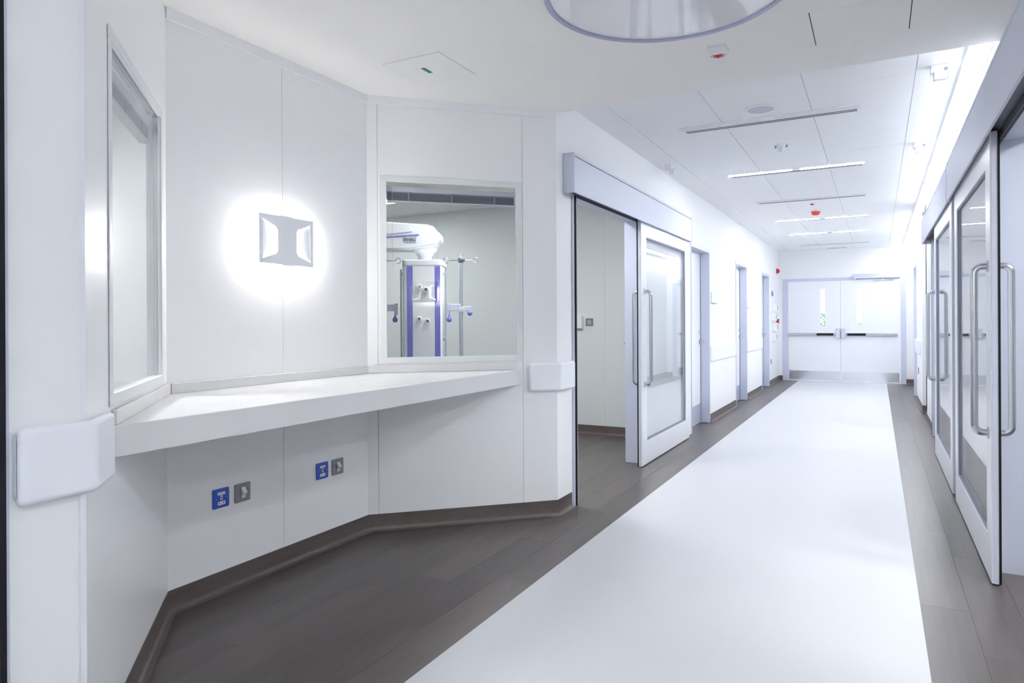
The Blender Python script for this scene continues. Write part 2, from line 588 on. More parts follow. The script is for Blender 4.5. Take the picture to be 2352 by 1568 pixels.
# ------------------------------------------------------------------ ceilings
ALC = [(.66, BK0), (.66, BK1), (XL - .05, BK1), (XL - .05, pD[1] + .05), (pC[0] - .05, pC[1] + .04), (pB[0] - .05, pB[1] - .04), (XL - .05, pA[1] - .05), (XL - .05, BK0)]
fc = tag(MB().prism(ALC, ZF, 2.82).build('ceiling_alcove', 'ceil'), 'lowered plain white plaster ceiling over the alcove', 'ceiling', kind='structure')
TX = [-1.59, -.985, -.389, .203]
cc = MB()
for (ya, yb) in ((BK1, YE + .15), (Y0 - .1, BK0)):
    cc.box(-1.97, TX[0] - .002, ya, yb, ZC, 2.82)
    cc.box(TX[3] + .002, .96, ya, yb, ZC, 2.82)
ceiling = tag(cc.build('ceiling', 'tile'), 'white corridor ceiling of square tiles with plain margins', 'ceiling', kind='structure')
for (ya, yb) in ((BK1, YE + .15), (Y0 - .1, BK0)):
    MB().box(TX[0] - .002, TX[3] + .002, ya, yb, ZC + .006, 2.82).build('grid', 'seam', ceiling)
tile_rows = [Y0 + .33 + .6 * k for k in range(8)] + [BK0, BK1] + [4.61 + .6 * k for k in range(18)] + [YE]
tile_mesh = {}
for j in range(len(tile_rows) - 1):
    ya, yb = tile_rows[j], tile_rows[j + 1]
    if yb - ya < .05 or ya == BK0:
        continue
    for i in range(3):
        key = (i, round(yb - ya, 3))
        wx, wy = TX[i + 1] - TX[i], yb - ya
        if key not in tile_mesh:
            o = MB().box(-wx / 2 + .002, wx / 2 - .002, -wy / 2 + .001, wy / 2 - .001, 0, .02).build('tile', 'tile', ceiling)
            tile_mesh[key] = o.data
        else:
            o = bpy.data.objects.new('tile', tile_mesh[key])
            C.objects.link(o)
            o.parent = ceiling
        o.location = ((TX[i] + TX[i + 1]) / 2, (ya + yb) / 2, ZC)

# ------------------------------------------------------------------ skirting
def baseboard(name, label, pts, h=.1, flip=1):
    """coved skirting along a polyline; room side to the right of the run"""
    prof = [(0, h), (.004, h), (.005, .03), (.008, .018), (.014, .009), (.024, .003), (.03, .0008), (0, .0008)]
    P = [Vector((p[0], p[1])) for p in pts]
    mit = []
    for i in range(len(P)):
        ds = []
        if i > 0: ds.append((P[i] - P[i - 1]).normalized())
        if i < len(P) - 1: ds.append((P[i + 1] - P[i]).normalized())
        ns = [Vector((d.y, -d.x)) * flip for d in ds]
        n = sum(ns, Vector((0, 0)))
        n.normalize()
        n = n / max(.3, n.dot(ns[0]))
        mit.append(n)
    vs, fs = [], []
    k = len(prof)
    for i in range(len(P)):
        for (o_, z) in prof:
            q = P[i] + mit[i] * o_
            vs.append((q.x, q.y, z))
    for i in range(len(P) - 1):
        for j in range(k):
            fs.append((i * k + j, i * k + (j + 1) % k, (i + 1) * k + (j + 1) % k, (i + 1) * k + j))
    fs.append(tuple(range(k)))
    fs.append(tuple(range((len(P) - 1) * k, len(P) * k))[::-1])
    return tag(MB().add(vs, fs).build(name, 'base', smooth=50), label, 'baseboard', kind='structure')

baseboard('baseboard_alcove', 'dark wood-look coved skirting round the foot of the alcove', [(XL, .88), pA, pB, pC, pD, (XL, 4.215)])
baseboard('baseboard_left', 'wood-look skirting between the first two hinged doors on the left', [(XL, 8.505), (XL, 10.235)])
baseboard('baseboard_left_middle', 'wood-look skirting between the second and third hinged doors on the left', [(XL, 11.21), (XL, 12.755)])
baseboard('baseboard_left_far', 'wood-look skirting in the far left corner beside the double doors', [(XL, 13.71), (XL, YE), (EX0, YE)])
baseboard('baseboard_right', 'wood-look skirting on the right wall pier below the bumper guard', [(.80, 10.62), (XR, 10.62), (XR, 12.02)], flip=-1)
baseboard('baseboard_right_far', 'wood-look skirting in the far right corner beside the double doors', [(.62, 13.06), (.62, YE), (EX1, YE)], flip=-1)
baseboard('baseboard_right_near', 'wood-look skirting beside the far right sliding door', [(XR, 8.70), (XR, 9.85)], flip=-1)
baseboard('baseboard_room', 'wood-look skirting along the wall seen through the left doorway', [(-6.4, 7.046), (-1.96, 7.046)])

# ------------------------------------------------------------------ worktop in the alcove
FX = -1.985
def on_line(P, Q, x):
    t = (x - P[0]) / (Q[0] - P[0])
    return (x, P[1] + (Q[1] - P[1]) * t)
e = .002
wt = thing('worktop', 'glossy white solid-surface worktop built across the alcove', 'worktop', (-2.33, 2.52, 0))
def loc(p): return (p[0] + 2.33, p[1] - 2.52)
l0, r0 = on_line(pA, pB, FX), on_line(pC, pD, FX)
plan = [loc((FX, l0[1] + e)), loc((FX, r0[1] - e)), loc((pC[0] + e, pC[1] - e)), loc((pB[0] + e, pB[1] + e))]
MB().prism(plan, .845, .94).build('slab', 'solid', wt, bevel=.004)
uz = .985
MB().box(-2.67 + 2.33 + e, -2.67 + 2.33 + .016, pB[1] - 2.52 + .012, pC[1] - 2.52 - .012, .94, uz).build('upstand', 'solid', wt, bevel=.003)
for (P, Q, n) in ((pA, pB, nL), (pC, pD, nR)):
    a = on_line(P, Q, FX + (-.02))
    b_ = Q if P is pA else P
    off = lambda p, t: (p[0] + n[0] * t, p[1] + n[1] * t)
    MB().prism([loc(off(a, e)), loc(off(b_, e)), loc(off(b_, .016)), loc(off(a, .016))], .94, uz).build('upstand', 'solid', wt, bevel=.003)

# ------------------------------------------------------------------ bumper guards
def guard(name, label, pts, z0, z1, th=.045, closed=False, group=None, flip=1):
    P = [Vector(p) for p in pts]
    inn, out = [], []
    for i in range(len(P)):
        ds = []
        if i > 0: ds.append((P[i] - P[i - 1]).normalized())
        if i < len(P) - 1: ds.append((P[i + 1] - P[i]).normalized())
        ns = [Vector((d.y, -d.x)) * flip for d in ds]
        n = sum(ns, Vector((0, 0))); n.normalize()
        n = n / n.dot(ns[0])
        inn.append(P[i] + n * .0015)
        out.append(P[i] + n * th)
    o0 = P[0]
    poly = [((p - o0).x, (p - o0).y) for p in inn] + [((p - o0).x, (p - o0).y) for p in out[::-1]]
    t = thing(name, label, 'bumper guard', (o0.x, o0.y, z0), 0, group)
    MB().prism(poly, 0, z1 - z0).build('cover', 'rail', t, bevel=min(.018, th * .45), seg=5)
    poly2 = [((p - o0).x, (p - o0).y) for p in inn] + [((p - o0).x, (p - o0).y) for p in [a + (b - a) * .55 for a, b in zip(inn, out)][::-1]]
    MB().prism(poly2, .02, z1 - z0 - .02).build('base', 'rail', t)
    return t
def along(P, n, s):   # point s metres along an alcove wall from P
    return frame_pt(P, n, -s, 0)
guard('bumper_guard', 'large white bumper guard wrapping the wall corner at the far left', [(XL, .868), pA, along(pA, nL, .168)], .808, .993, .035)
guard('bumper_guard', 'white bumper guard wrapping the corner between alcove and sliding door', [along(pC, nR, .995), pD, (XL, 4.218)], .80, .98, .035)
guard('bumper_guard', 'white bumper guard on the left wall between the first two hinged doors', [(XL, 8.53), (XL, 10.2)], .74, .93, .016)
guard('bumper_guard', 'white bumper guard on the left wall between the second and third hinged doors', [(XL, 11.23), (XL, 12.74)], .75, .94, .016)
guard('bumper_guard', 'white bumper guard on the right wall pier', [(XR, 11.02), (XR, 12.0)], .76, .96, .03, flip=-1)

# ------------------------------------------------------------------ alcove windows
def window(name, label, P, n, s0, s1, z0=.995, z1=2.12):
    t = struct(name, label, 'window', (P[0], P[1], 0), nrot(*n))
    a, b_ = -s1, -s0
    f = .036
    fr = MB()
    fr.box(a, b_, .001, .005, z1 - f, z1).box(a, b_, .001, .005, z0, z0 + f)
    fr.box(a, a + f, .001, .005, z0 + f, z1 - f).box(b_ - f, b_, .001, .005, z0 + f, z1 - f)
    fr.build('frame', 'winframe', t, bevel=.0015)
    h0, h1 = -max(W0, 0), 0
    # lining of the opening
    x0, x1 = a + f - .012, b_ - f + .012
    za, zb = z0 + f - .012, z1 - f + .012
    ln = MB()
    ln.box(x0 - .008, x0, -WTH - .004, .001, za, zb).box(x1, x1 + .008, -WTH - .004, .001, za, zb)
    ln.box(x0 - .008, x1 + .008, -WTH - .004, .001, zb, zb + .008).box(x0 - .008, x1 + .008, -WTH - .004, .001, za - .008, za)
    ln.build('lining', 'white', t)
    bd = MB()
    w_ = .012
    bd.box(x0, x1, -.010, .001, zb - w_, zb).box(x0, x1, -.010, .001, za, za + w_)
    bd.box(x0, x0 + w_, -.010, .001, za + w_, zb - w_).box(x1 - w_, x1, -.010, .001, za + w_, zb - w_)
    bd.build('glazing_bead', 'white', t, bevel=.002)
    B(x0, x1, -.018, -.012, za, zb).build('pane', 'glass', t)
    return t, x0, x1, za, zb
M['winframe'] = mat('window_frame', (226, 229, 231), .45, .4, scale=10)

def blind(label, P, n, x0, x1, zb):
    t = thing('venetian_blind', label, 'blind', (P[0], P[1], 0), nrot(*n))
    d0, d1 = -.076, -.040
    B(x0 + .003, x1 - .012, d0, d1, zb - .062, zb - .030).build('headrail', 'blindrail', t, bevel=.002)
    sl = MB()
    k = 15
    for i in range(k):
        z = zb - .068 - i * .0031
        sl.box(x0 + .012, x1 - .022, d0 + .002, d1 - .002, z - .0013, z)
    sl.build('slat_stack', 'blind', t)
    B(x0 + .012, x1 - .022, d0, d1, zb - .126, zb - .115).build('bottom_rail', 'blindrail', t, bevel=.002)
    for fx in (.17, .5, .82):
        xx = x0 + (x1 - x0) * fx
        B(xx - .006, xx + .006, d1 - .001, d1 + .001, zb - .117, zb - .063).build('ladder_tape', 'blind', t)
    MB().tube([(x1 - .05, d1 + .006, zb - .05), (x1 - .05, d1 + .006, zb - .55)], .0012, 6).build('cord', 'blindrail', t)
    return t

wd1 = window('window_1', 'pale-framed square window in the right angled alcove wall looking onto medical equipment', pC, nR, .078, .957)
wd2 = window('window_2', 'pale-framed window in the left angled alcove wall seen almost edge-on', pA, nL, LAB - .955, LAB - .092)
blind('raised grey venetian blind at the top of the right alcove window', pC, nR, wd1[1], wd1[2], wd1[4])
blind('raised venetian blind at the top of the left alcove window', pA, nL, wd2[1], wd2[2], wd2[4])

# ------------------------------------------------------------------ sconce
sc_ = thing('wall_sconce', 'square white wall lamp with two bent flaps glowing on the alcove wall', 'wall lamp', (-2.67, 2.494, 1.532), LEFT)
SW, SH = .355, .24
hw = SW / 2
B(-hw + .045, hw - .045, .0005, .030, .035, SH - .035).build('back_box', 'white', sc_)
for s in (-1, 1):
    B(s * (hw - .045), s * (hw - .038), .006, .030, .03, SH - .09).build('led_bar', 'led', sc_)
B(-hw + .05, hw - .05, .006, .030, .022, .034).build('led_bar', 'led', sc_)
B(-hw + .09, hw - .09, .012, .020, SH - .034, SH - .030).build('led_bar', 'led', sc_)
for s in (-1, 1):
    B(s * .055, s * .115, .0305, .033, .05, SH - .05).build('led_bar', 'led', sc_)
# face plate with two trapezoid cut-outs
bm = bmesh.new()
outer = [(-hw, 0), (hw, 0), (hw, SH), (-hw, SH)]
def hole(s):
    xo, xi = s * (hw - .022), s * .062
    pts = [(xo, SH * .10), (xo, SH * .90), (s * .074, SH * .765)]
    pts += [(xi, SH * .70), (xi, SH * .28), (s * .074, SH * .215)]
    return pts
pl = MB()
# built as strips around the holes: centre post, and the outline rails
cx = .062
pl.prism([(-cx, SH * .28), (-cx, SH * .70), (-.074, SH * .765), (-hw + .022, SH * .90), (-hw, SH * .9), (-hw, SH), (hw, SH), (hw, SH * .9),
          (hw - .022, SH * .90), (.074, SH * .765), (cx, SH * .70), (cx, SH * .28), (.074, SH * .215), (hw - .022, SH * .10), (hw, SH * .10), (hw, 0),
          (-hw, 0), (-hw, SH * .10), (-hw + .022, SH * .10), (-.074, SH * .215)], .055, .058, 'y')
for s in (-1, 1):
    pl.box(s * (hw - .022), s * hw, .055, .058, SH * .10, SH * .90)
bm.free()
pl.build('face_plate', 'white', sc_)
for s in (-1, 1):
    xo, xi = s * (hw - .022), s * .072
    # flap hinged at its outer edge, folded back towards the wall
    fl_ = [(xo, .0565, SH * .12), (xo, .0565, SH * .88), (s * .080, .040, SH * .74), (xi, .038, SH * .68), (xi, .038, SH * .30), (s * .080, .040, SH * .24)]
    back = [(x, y - .002, z) for x, y, z in fl_]
    k = len(fl_)
    fs = [tuple(range(k)), tuple(range(k, 2 * k))[::-1]] + [(i, (i + 1) % k, k + (i + 1) % k, k + i) for i in range(k)]
    MB().add(fl_ + back, fs).build('flap', 'white', sc_)
B(-.02, .02, .03, .055, .10, .14).build('spacer', 'white', sc_)
B(-.05, .03, .030, .0575, -.004, .006).build('clip', 'white', sc_)
B(-.03, .05, .030, .0575, SH - .006, SH + .004).build('clip', 'white', sc_)

sc2 = dup(sc_)
sc2.location = (XR, 1.15, 1.47)
sc2.rotation_euler = (0, 0, RIGHT)
sc2['label'] = 'square white wall lamp on the right wall, seen as a reflection in the alcove window'

# ------------------------------------------------------------------ sockets and switches under the worktop
PS = .088
def plate(parent, m, w_=PS, h_=PS, d=.008):
    p = MB().prism(rrect(-w_ / 2, w_ / 2, 0, h_, .006), .0005, d, 'y').build('plate', m, parent, bevel=.0025)
    return p
def socket(label, y):
    t = thing('power_socket', label, 'socket', (-2.67, y, .393), LEFT, 'blue sockets under the worktop')
    plate(t, 'blue')
    for s in (-1, 1):
        MB().lathe([(0, .0105), (.002, .0105), (.0024, .008), (.0024, .006)], (s * .030, 0, .044), 10, 'y').build('screw', 'steel', t)
    lb = B(-.020, .020, .008, .0092, .060, .072).build('label_strip', 'ivory', t)
    for i in range(7):
        B(-.016 + i * .0045, -.0135 + i * .0045, .0092, .0095, .0645, .0675).build('print', 'label', lb)
    ep = MB().prism(rrect(-.0055, .0055, .036, .057, .002), .008, .0095, 'y').build('earth_port', 'ivory', t)
    B(-.002, .002, .0095, .0098, .041, .052).build('slot', 'hole', ep)
    pp = MB().prism(rrect(-.020, .020, .014, .030, .003), .008, .0095, 'y').build('pin_port', 'ivory', t)
    for s in (-1, 1):
        B(s * .011 - .0025, s * .011 + .0025, .0095, .0098, .0195, .0245).build('slot', 'hole', pp)
    return t
def switch(label, y):
    t = thing('rocker_switch', label, 'switch', (-2.67, y, .393), LEFT, 'grey switches under the worktop')
    plate(t, 'greyplate')
    for s in (-1, 1):
        MB().lathe([(0, .0105), (.002, .0105), (.0024, .008), (.0024, .006)], (s * .032, 0, .044), 10, 'y').build('screw', 'steel', t)
    MB().prism([(.008, .018), (.011, .018), (.012, .030), (.024, .040), (.026, .048), (.014, .060), (.011, .070), (.008, .070)], -.011, .011, 'x').build('rocker', 'ivory', t, bevel=.001)
    return t
socket('blue single power socket below the worktop, beside the left end', 2.135)
switch('grey metal rocker switch plate below the worktop, nearer the left end', 2.257)
socket('blue single power socket below the worktop, nearer the glazed right wall', 2.785)
switch('grey metal rocker switch plate below the worktop, nearer the right corner', 2.906)

# ------------------------------------------------------------------ sliding doors
def pull(parent, x, y0, z0, z1, sgn, r=.016):
    """D-shaped pull: feet at y0, standing off by sgn"""
    so = .055
    rr = .035
    p = [(x, y0, z0), (x, y0 + sgn * (so - rr), z0)]
    p += [(x, y0 + sgn * (so - rr + rr * math.sin(a)), z0 + rr - rr * math.cos(a)) for a in [PI / 2 * i / 6 for i in range(1, 7)]]
    p += [(x, y0 + sgn * (so - rr + rr * math.cos(a)), z1 - rr + rr * math.sin(a)) for a in [PI / 2 * i / 6 for i in range(0, 6)]]
    p += [(x, y0 + sgn * (so - rr), z1), (x, y0, z1)]
    h = MB().tube(p, r, 16).build('handle', 'steel', parent, smooth=60)
    for z in (z0, z1):
        B(x - .026, x + .026, y0, y0 + sgn * .004, z - .026, z + .026).build('mounting_plate', 'alu', h, bevel=.001)
    return h

def sliding_leaf(name, label, loc_, rz, width, handle_x, front):
    """local x along the wall 0..width, local y out of the wall; leaf front at y=front"""
    t = struct(name, label, 'sliding door', loc_, rz)
    th = .038
    st, top, bot, H = .148, 1.968, .205, 2.118
    y1, y0 = front, front - th
    lf = MB()
    lf.box(0, st, y0, y1, .008, H).box(width - st, width, y0, y1, .008, H)
    lf.box(st, width - st, y0, y1, top, H).box(st, width - st, y0, y1, .008, bot)
    lf.build('leaf', 'leaf', t, bevel=.002)
    B(st - .004, width - st + .004, front - .022, front - .015, bot - .004, top + .004).build('pane', 'doorglass', t)
    gk = MB()
    g = .010
    for ya, yb in ((front - .014, front - .006), (y0 + .004, y0 + .012)):
        gk.box(st, width - st, ya, yb, bot, bot + g).box(st, width - st, ya, yb, top - g, top)
        gk.box(st, st + g * .6, ya, yb, bot + g, top - g).box(width - st - g * .6, width - st, ya, yb, bot + g, top - g)
    gk.build('glazing_gasket', 'gasket', t)
    pull(t, handle_x, y1, .70, 1.495, 1)
    pull(t, handle_x, y0, .70, 1.495, -1)
    for xx in (0, width):
        s = 1 if xx else -1
        B(xx, xx + s * .004, y0 - .001, y0 + .008, .008, H).build('edge_seal', 'black', t)
        B(xx, xx + s * .0025, y0 + .012, y1 - .006, .008, H).build('edge_strip', 'alu', t)
    B(.05, width - .05, y0 + .008, y1 - .008, .001, .0085).build('floor_seal', 'black', t)
    return t

def pelmet(name, label, loc_, rz, length, z0, z1, depth, end_lo=True, end_hi=True):
    t = thing(name, label, 'door track housing', loc_, rz)
    # body behind, cover in front with a shadow gap near the top
    b_ = MB()
    b_.box(.009, length - .009, .0015, depth - .012, z1 - .03, z1)
    b_.box(.009, length - .009, .0015, .015, z0 + .02, z1 - .03)
    b_.build('housing', 'darkbody', t)
    MB().box(.008, length - .008, depth - .012, depth, z0, z1 - .026).build('cover', 'alu', t, bevel=.0015)
    MB().box(.004, length - .004, depth - .014, depth - .001, z1 - .020, z1).build('top_lip', 'alu', t, bevel=.0015)
    B(.008, length - .008, depth - .024, depth - .013, z1 - .028, z1 - .018).build('shadow_gap', 'darkgap', t)
    B(.01, length - .01, .018, depth - .016, z0 + .055, z0 + .085).build('track', 'track', t)
    for k, on in ((0, end_lo), (1, end_hi)):
        if on:
            xx = 0 if k == 0 else length - .008
            B(xx, xx + .008, .0015, depth + .003, z0 - .002, z1 + .001).build('end_cap', 'alu', t, bevel=.0015)
    return t

# left: wall frame local x = -Y, so a leaf from Y=7.27 down to 5.62
sliding_leaf('door_1', 'white sliding door with a tall glass pane standing open on the left wall', (XL, 7.272, 0), LEFT, 1.652, 1.565, .048)
pelmet('track_housing', 'pale lavender box housing the track above the left sliding door', (XL, 7.29, 0), LEFT, 3.19, 2.082, 2.342, .078)
sliding_leaf('door_2', 'white sliding glass door nearest the viewer on the right wall', (XR, 3.868, 0), RIGHT, 1.665, .085, .064)
pelmet('track_housing', 'pale box housing the track above the nearest right sliding door', (XR, 1.2, 0), RIGHT, 4.53, 2.075, 2.352, .095)
sliding_leaf('door_3', 'white sliding glass door further along the right wall', (XR, 5.735, 0), RIGHT, 1.665, 1.58, .064)
pelmet('track_housing', 'pale box housing the track above the further right sliding door', (XR, 5.745, 0), RIGHT, 3.11, 2.082, 2.352, .09)

def opening_lining(name, label, loc_, rz, width, seal_lo=True, seal_hi=True):
    """local x 0..width opening, body goes to -y"""
    t = struct(name, label, 'door frame', loc_, rz)
    t_ = .014
    B(-.001, -t_, -TH - .006, .003, 0, 2.13).build('jamb', 'frame', t)
    B(width + .001, width + t_, -TH - .006, .003, 0, 2.13).build('jamb', 'frame', t)
    B(-t_, width + t_, -TH - .006, .003, 2.118, 2.131).build('head', 'frame', t)
    B(0, width, .002, .008, 2.085, 2.12).build('head_groove', 'darkgap', t)
    for (x, s, on) in ((0, -1, seal_lo), (width, 1, seal_hi)):
        if on:
            B(x + s * .001, x + s * .010, .003, .016, 0, 2.09).build('seal', 'alu', t)
            B(x + s * .010, x + s * .024, .003, .018, 0, 2.09).build('seal', 'black', t)
            B(x + s * .024, x + s * .056, .003, .008, 0, 2.09).build('cover_strip', 'frame', t)
    return t
opening_lining('door_frame_1', 'lavender steel lining of the open left doorway', (XL, SL_L[1] - .014, 0), LEFT, SL_L[1] - SL_L[0] - .028, seal_lo=False)
opening_lining('door_frame_2', 'steel lining of the open doorway at the right edge', (XR, SL_R1[0] + .014, 0), RIGHT, SL_R1[1] - SL_R1[0] - .028, seal_hi=False)
opening_lining('door_frame_3', 'steel lining of the doorway beyond the further right sliding door', (XR, SL_R2[0] + .014, 0), RIGHT, SL_R2[1] - SL_R2[0] - .028, seal_lo=False)
t = struct('trim_4', 'black door seal with pale edge strips at the far left picture edge', 'door seal', (XL, .846, 0), LEFT)
B(0, .014, .0005, .018, 0, 2.3).build('seal', 'black', t)
B(.014, .022, .0005, .016, 0, 2.3).build('edge_strip', 'alu', t)
B(-.012, 0, .0005, .006, 0, 2.3).build('edge_strip', 'alu', t)

# ------------------------------------------------------------------ hinged doors on the left wall
def hinged_door(name, label, ya, yb):
    wd = yb - ya
    t = struct(name, label, 'door', (XL, yb, 0), LEFT)       # local x 0 at far side, grows towards the viewer
    fr = MB()
    f = .022
    fr.box(.001, f, -TH, .008, 0, 2.108).box(wd - f, wd - .001, -TH, .008, 0, 2.108).box(f, wd - f, -TH, .008, 2.108 - f - .02, 2.108)
    fr.build('frame', 'frame', t, bevel=.002)
    st = MB()
    st.box(f, f + .012, -TH, -.147, 0, 2.06).box(wd - f - .012, wd - f, -TH, -.147, 0, 2.06)
    lf = B(f + .003, wd - f - .003, -.145, -.103, .006, 2.062).build('leaf', 'door', t, bevel=.002)
    B(f + .004, wd - f - .004, -.103, -.1015, .012, .235).build('kick_plate', 'greykick', t)
    h = MB().lathe([(0, 0), (.026, 0), (.026, .006), (.022, .009), (0, .009)], (f + .06, -.103, .99), 20, 'y').build('rose', 'steel', t, smooth=40)
    MB().tube([(f + .06, -.097, .99), (f + .06, -.055, .99), (f + .072, -.047, .99), (f + .185, -.045, .99)], .009, 12).build('lever', 'steel', t, smooth=60)
    MB().lathe([(0, 0), (.018, 0), (.018, .008), (.014, .016), (0, .016)], (f + .06, -.103, 1.10), 20, 'y').build('thumbturn', 'steel', t, smooth=40)
    B(f, f + .004, -.103, -.098, 0.02, 2.06).build('seal', 'darkgap', t)
    return t
hinged_door('door_4', 'white recessed door in a lavender frame, first after the left sliding door', *HD[0])
hinged_door('door_5', 'white recessed door in a lavender frame, second hinged door on the left', *HD[1])
hinged_door('door_6', 'white recessed door in a lavender frame, last on the left before the end', *HD[2])
# right side recessed door
t = struct('door_7', 'narrow white door recessed in the right wall pier', 'door', (XR, 12.05, 0), RIGHT)
fr = MB().box(.001, .022, -TH, .006, 0, 2.098).box(.878, .899, -TH, .006, 0, 2.098).box(.022, .878, -TH, .006, 2.06, 2.098)
fr.build('frame', 'frame', t)
B(.025, .875, -.145, -.105, .006, 2.056).build('leaf', 'door', t)
B(.03, .87, -.105, -.1035, .012, .235).build('kick_plate', 'greykick', t)
MB().tube([(.80, -.105, .99), (.80, -.06, .99), (.79, -.05, .99), (.69, -.05, .99)], .009, 10).build('lever', 'steel', t, smooth=60)

# ------------------------------------------------------------------ double doors at the end (local x = -X, origin at right frame edge)
t = struct('door_8', 'white double doors with slit windows and push bars at the end of the corridor', 'double door', (EX1, YE, 0), END)
WD = EX1 - EX0
fr = MB()
fr.box(0, .095, -.12, .012, 0, 2.10).box(WD - .105, WD, -.12, .012, 0, 2.10).box(.095, WD - .105, -.12, .012, 2.04, 2.10)
fr.build('frame', 'frame', t, bevel=.002)
def X(x): return EX1 - x
def end_leaf(xa, xb, va, vb, vz0, vz1, case, darkr, barr, kick):
    """all given as world X"""
    a, b_ = X(xb), X(xa)
    v0, v1 = X(vb), X(va)
    m = MB()
    y0, y1 = -.052, -.004
    m.box(a, v0, y0, y1, .006, 2.036).box(v1, b_, y0, y1, .006, 2.036).box(v0, v1, y0, y1, .006, vz0).box(v0, v1, y0, y1, vz1, 2.036)
    lf = m.build('leaf', 'door', t)
    g = B(v0, v1, -.03, -.024, vz0, vz1).build('pane', 'glass', t)
    bead = MB().box(v0 - .008, v0, y1, .000, vz0 - .008, vz1 + .008).box(v1, v1 + .008, y1, 0, vz0 - .008, vz1 + .008).box(v0, v1, y1, 0, vz1, vz1 + .008).box(v0, v1, y1, 0, vz0 - .008, vz0)
    bead.build('glazing_bead', 'door', t)
    k0, k1 = X(kick[1]), X(kick[0])
    B(k0, k1, y1, -.0025, .03, .212).build('kick_plate', 'kick', t)
    bar = MB().box(X(barr[1]), X(barr[0]), y1, .045, .930, .985).build('push_bar', 'steel', t, bevel=.004)
    B(X(darkr[1]), X(darkr[0]), .045, .052, .934, .981).build('touch_pad', 'black', bar)
    B(X(case[1]), X(case[0]), y1, .060, .885, 1.075).build('lock_case', 'alu', bar, bevel=.01)
end_leaf(-1.632, -.652, -1.02, -.937, 1.13, 1.88, (-.735, -.662), (-1.09, -.78), (-1.63, -.735), (-1.615, -.665))
end_leaf(-.648, .392, -.36, -.264, 1.155, 1.866, (-.638, -.565), (-.53, -.20), (-.565, .345), (-.635, .372))
B(X(-.63), X(-.67), -.062, -.053, .006, 2.036).build('astragal', 'gasket', t)
B(.09, WD - .10, -.10, -.004, 0, .0055).build('threshold', 'kick', t)
cl = thing('door_closer', 'pale box-shaped door closer above the right double door leaf', 'door closer', (.392, YE, 2.045), END)
B(0, .808, .0125, .085, .02, .112).build('housing', 'frame', cl, bevel=.006)
B(.76, .80, .02, .087, .004, .022).build('end_knob', 'steel', cl, bevel=.003)
MB().tube([(.30, .05, .02), (.30, .05, -.005), (.20, .04, -.012), (.12, .015, -.02)], .008, 8).build('arm', 'steel', cl)
B(.36, .44, .0125, .04, -.03, -.008).build('arm_bracket', 'steel', cl, bevel=.003)
# outside: paving and a shrub seen through the slit windows
tag(MB().box(-6, 6, YE + .16, 30, -.12, -.02).build('ground', 'pave'), 'pale paving outside the double doors', 'ground', kind='structure')
def shrub(label, x, y, h, seed):
    rg = random.Random(seed)
    s = thing('shrub', label, 'shrub', (x, y, -.02))
    st = MB()
    for k in range(7):
        a = rg.random() * 6.28
        st.tube([(0, 0, 0), (.1 * math.cos(a), .1 * math.sin(a), h * .4), (.3 * math.cos(a), .3 * math.sin(a), h * .8)], [.02, .014, .006], 6)
    st.build('stem', 'stem', s)
    lf = MB()
    for k in range(700):
        a, r_, z = rg.random() * 6.28, .55 * rg.random() ** .5, h * (.2 + .8 * rg.random())
        r_ *= math.sin(max(.12, min(1, z / h)) * 2.6) * .8 + .2
        c_ = Vector((r_ * math.cos(a), r_ * math.sin(a), z))
        d_ = Vector((rg.uniform(-1, 1), rg.uniform(-1, 1), rg.uniform(-.3, 1))).normalized()
        e_ = d_.cross(Vector((rg.uniform(-1, 1), rg.uniform(-1, 1), .3))).normalized()
        l_, w_ = .10, .03
        lf.add([c_ - d_ * l_ * .5, c_ + e_ * w_, c_ + d_ * l_ * .5, c_ - e_ * w_], [(0, 1, 2, 3)])
    o = lf.build('foliage', 'leafgreen', s)
    o['kind'] = 'stuff'
    return s
shrub('green shrub outside behind the left slit window', -1.27, 19.8, 1.46, 3)
shrub('low green shrub outside behind the right slit window', -.44, 21.6, 1.18, 5)

# ------------------------------------------------------------------ ceiling luminaires
def linear_lamp(label, y, on, grp, x0=-1.30, x1=-.09):
    """near edge at y"""
    t = thing('linear_lamp', label, 'ceiling lamp', ((x0 + x1) / 2, y, ZC), 0, grp)
    h = (x1 - x0) / 2
    d = .008
    a, b_ = -.018, .060     # lens split
    fr = MB()
    fr.box(-h, h, 0, .010, -d, 0).box(-h, h, .072, .088, -d, 0).box(-h, -h + .012, .010, .072, -d, 0).box(h - .012, h, .010, .072, -d, 0).box(a, b_, .010, .072, -d, 0)
    fr.build('frame', 'white', t)
    B(-h + .012, a, .010, .072, -d + (.002 if not on else -.002), -.0005).build('lens', 'lenson' if on else 'lensoff', t)
    B(b_, h - .012, .010, .072, -d + (.002 if not on else -.002), -.0005).build('lens', 'lenson' if on else 'lensoff', t)
    df = MB().box(-h + .02, h - .02, .088, .170, -.005, 0).build('air_diffuser', 'white', t)
    for q in (.108, .142):
        B(-h + .024, h - .024, q, q + .013, -.0062, -.005).build('slot', 'slot', df)
    return t
GL, GO = 'lit linear ceiling lamps', 'unlit linear ceiling lamps'
linear_lamp('unlit linear ceiling lamp with air slots nearest the viewer', 5.09, False, GO)
linear_lamp('lit linear ceiling lamp nearest the viewer', 6.94, True, GL)
linear_lamp('unlit linear ceiling lamp just before the red smoke alarm', 8.70, False, GO)
linear_lamp('lit linear ceiling lamp just beyond the red smoke alarm', 10.46, True, GL)
linear_lamp('lit linear ceiling lamp furthest down the corridor', 12.21, True, GL)
linear_lamp('unlit linear ceiling lamp nearest the double doors', 14.04, False, GO)
linear_lamp('unlit linear ceiling lamp overhead just behind the viewer', -.9, False, GO)
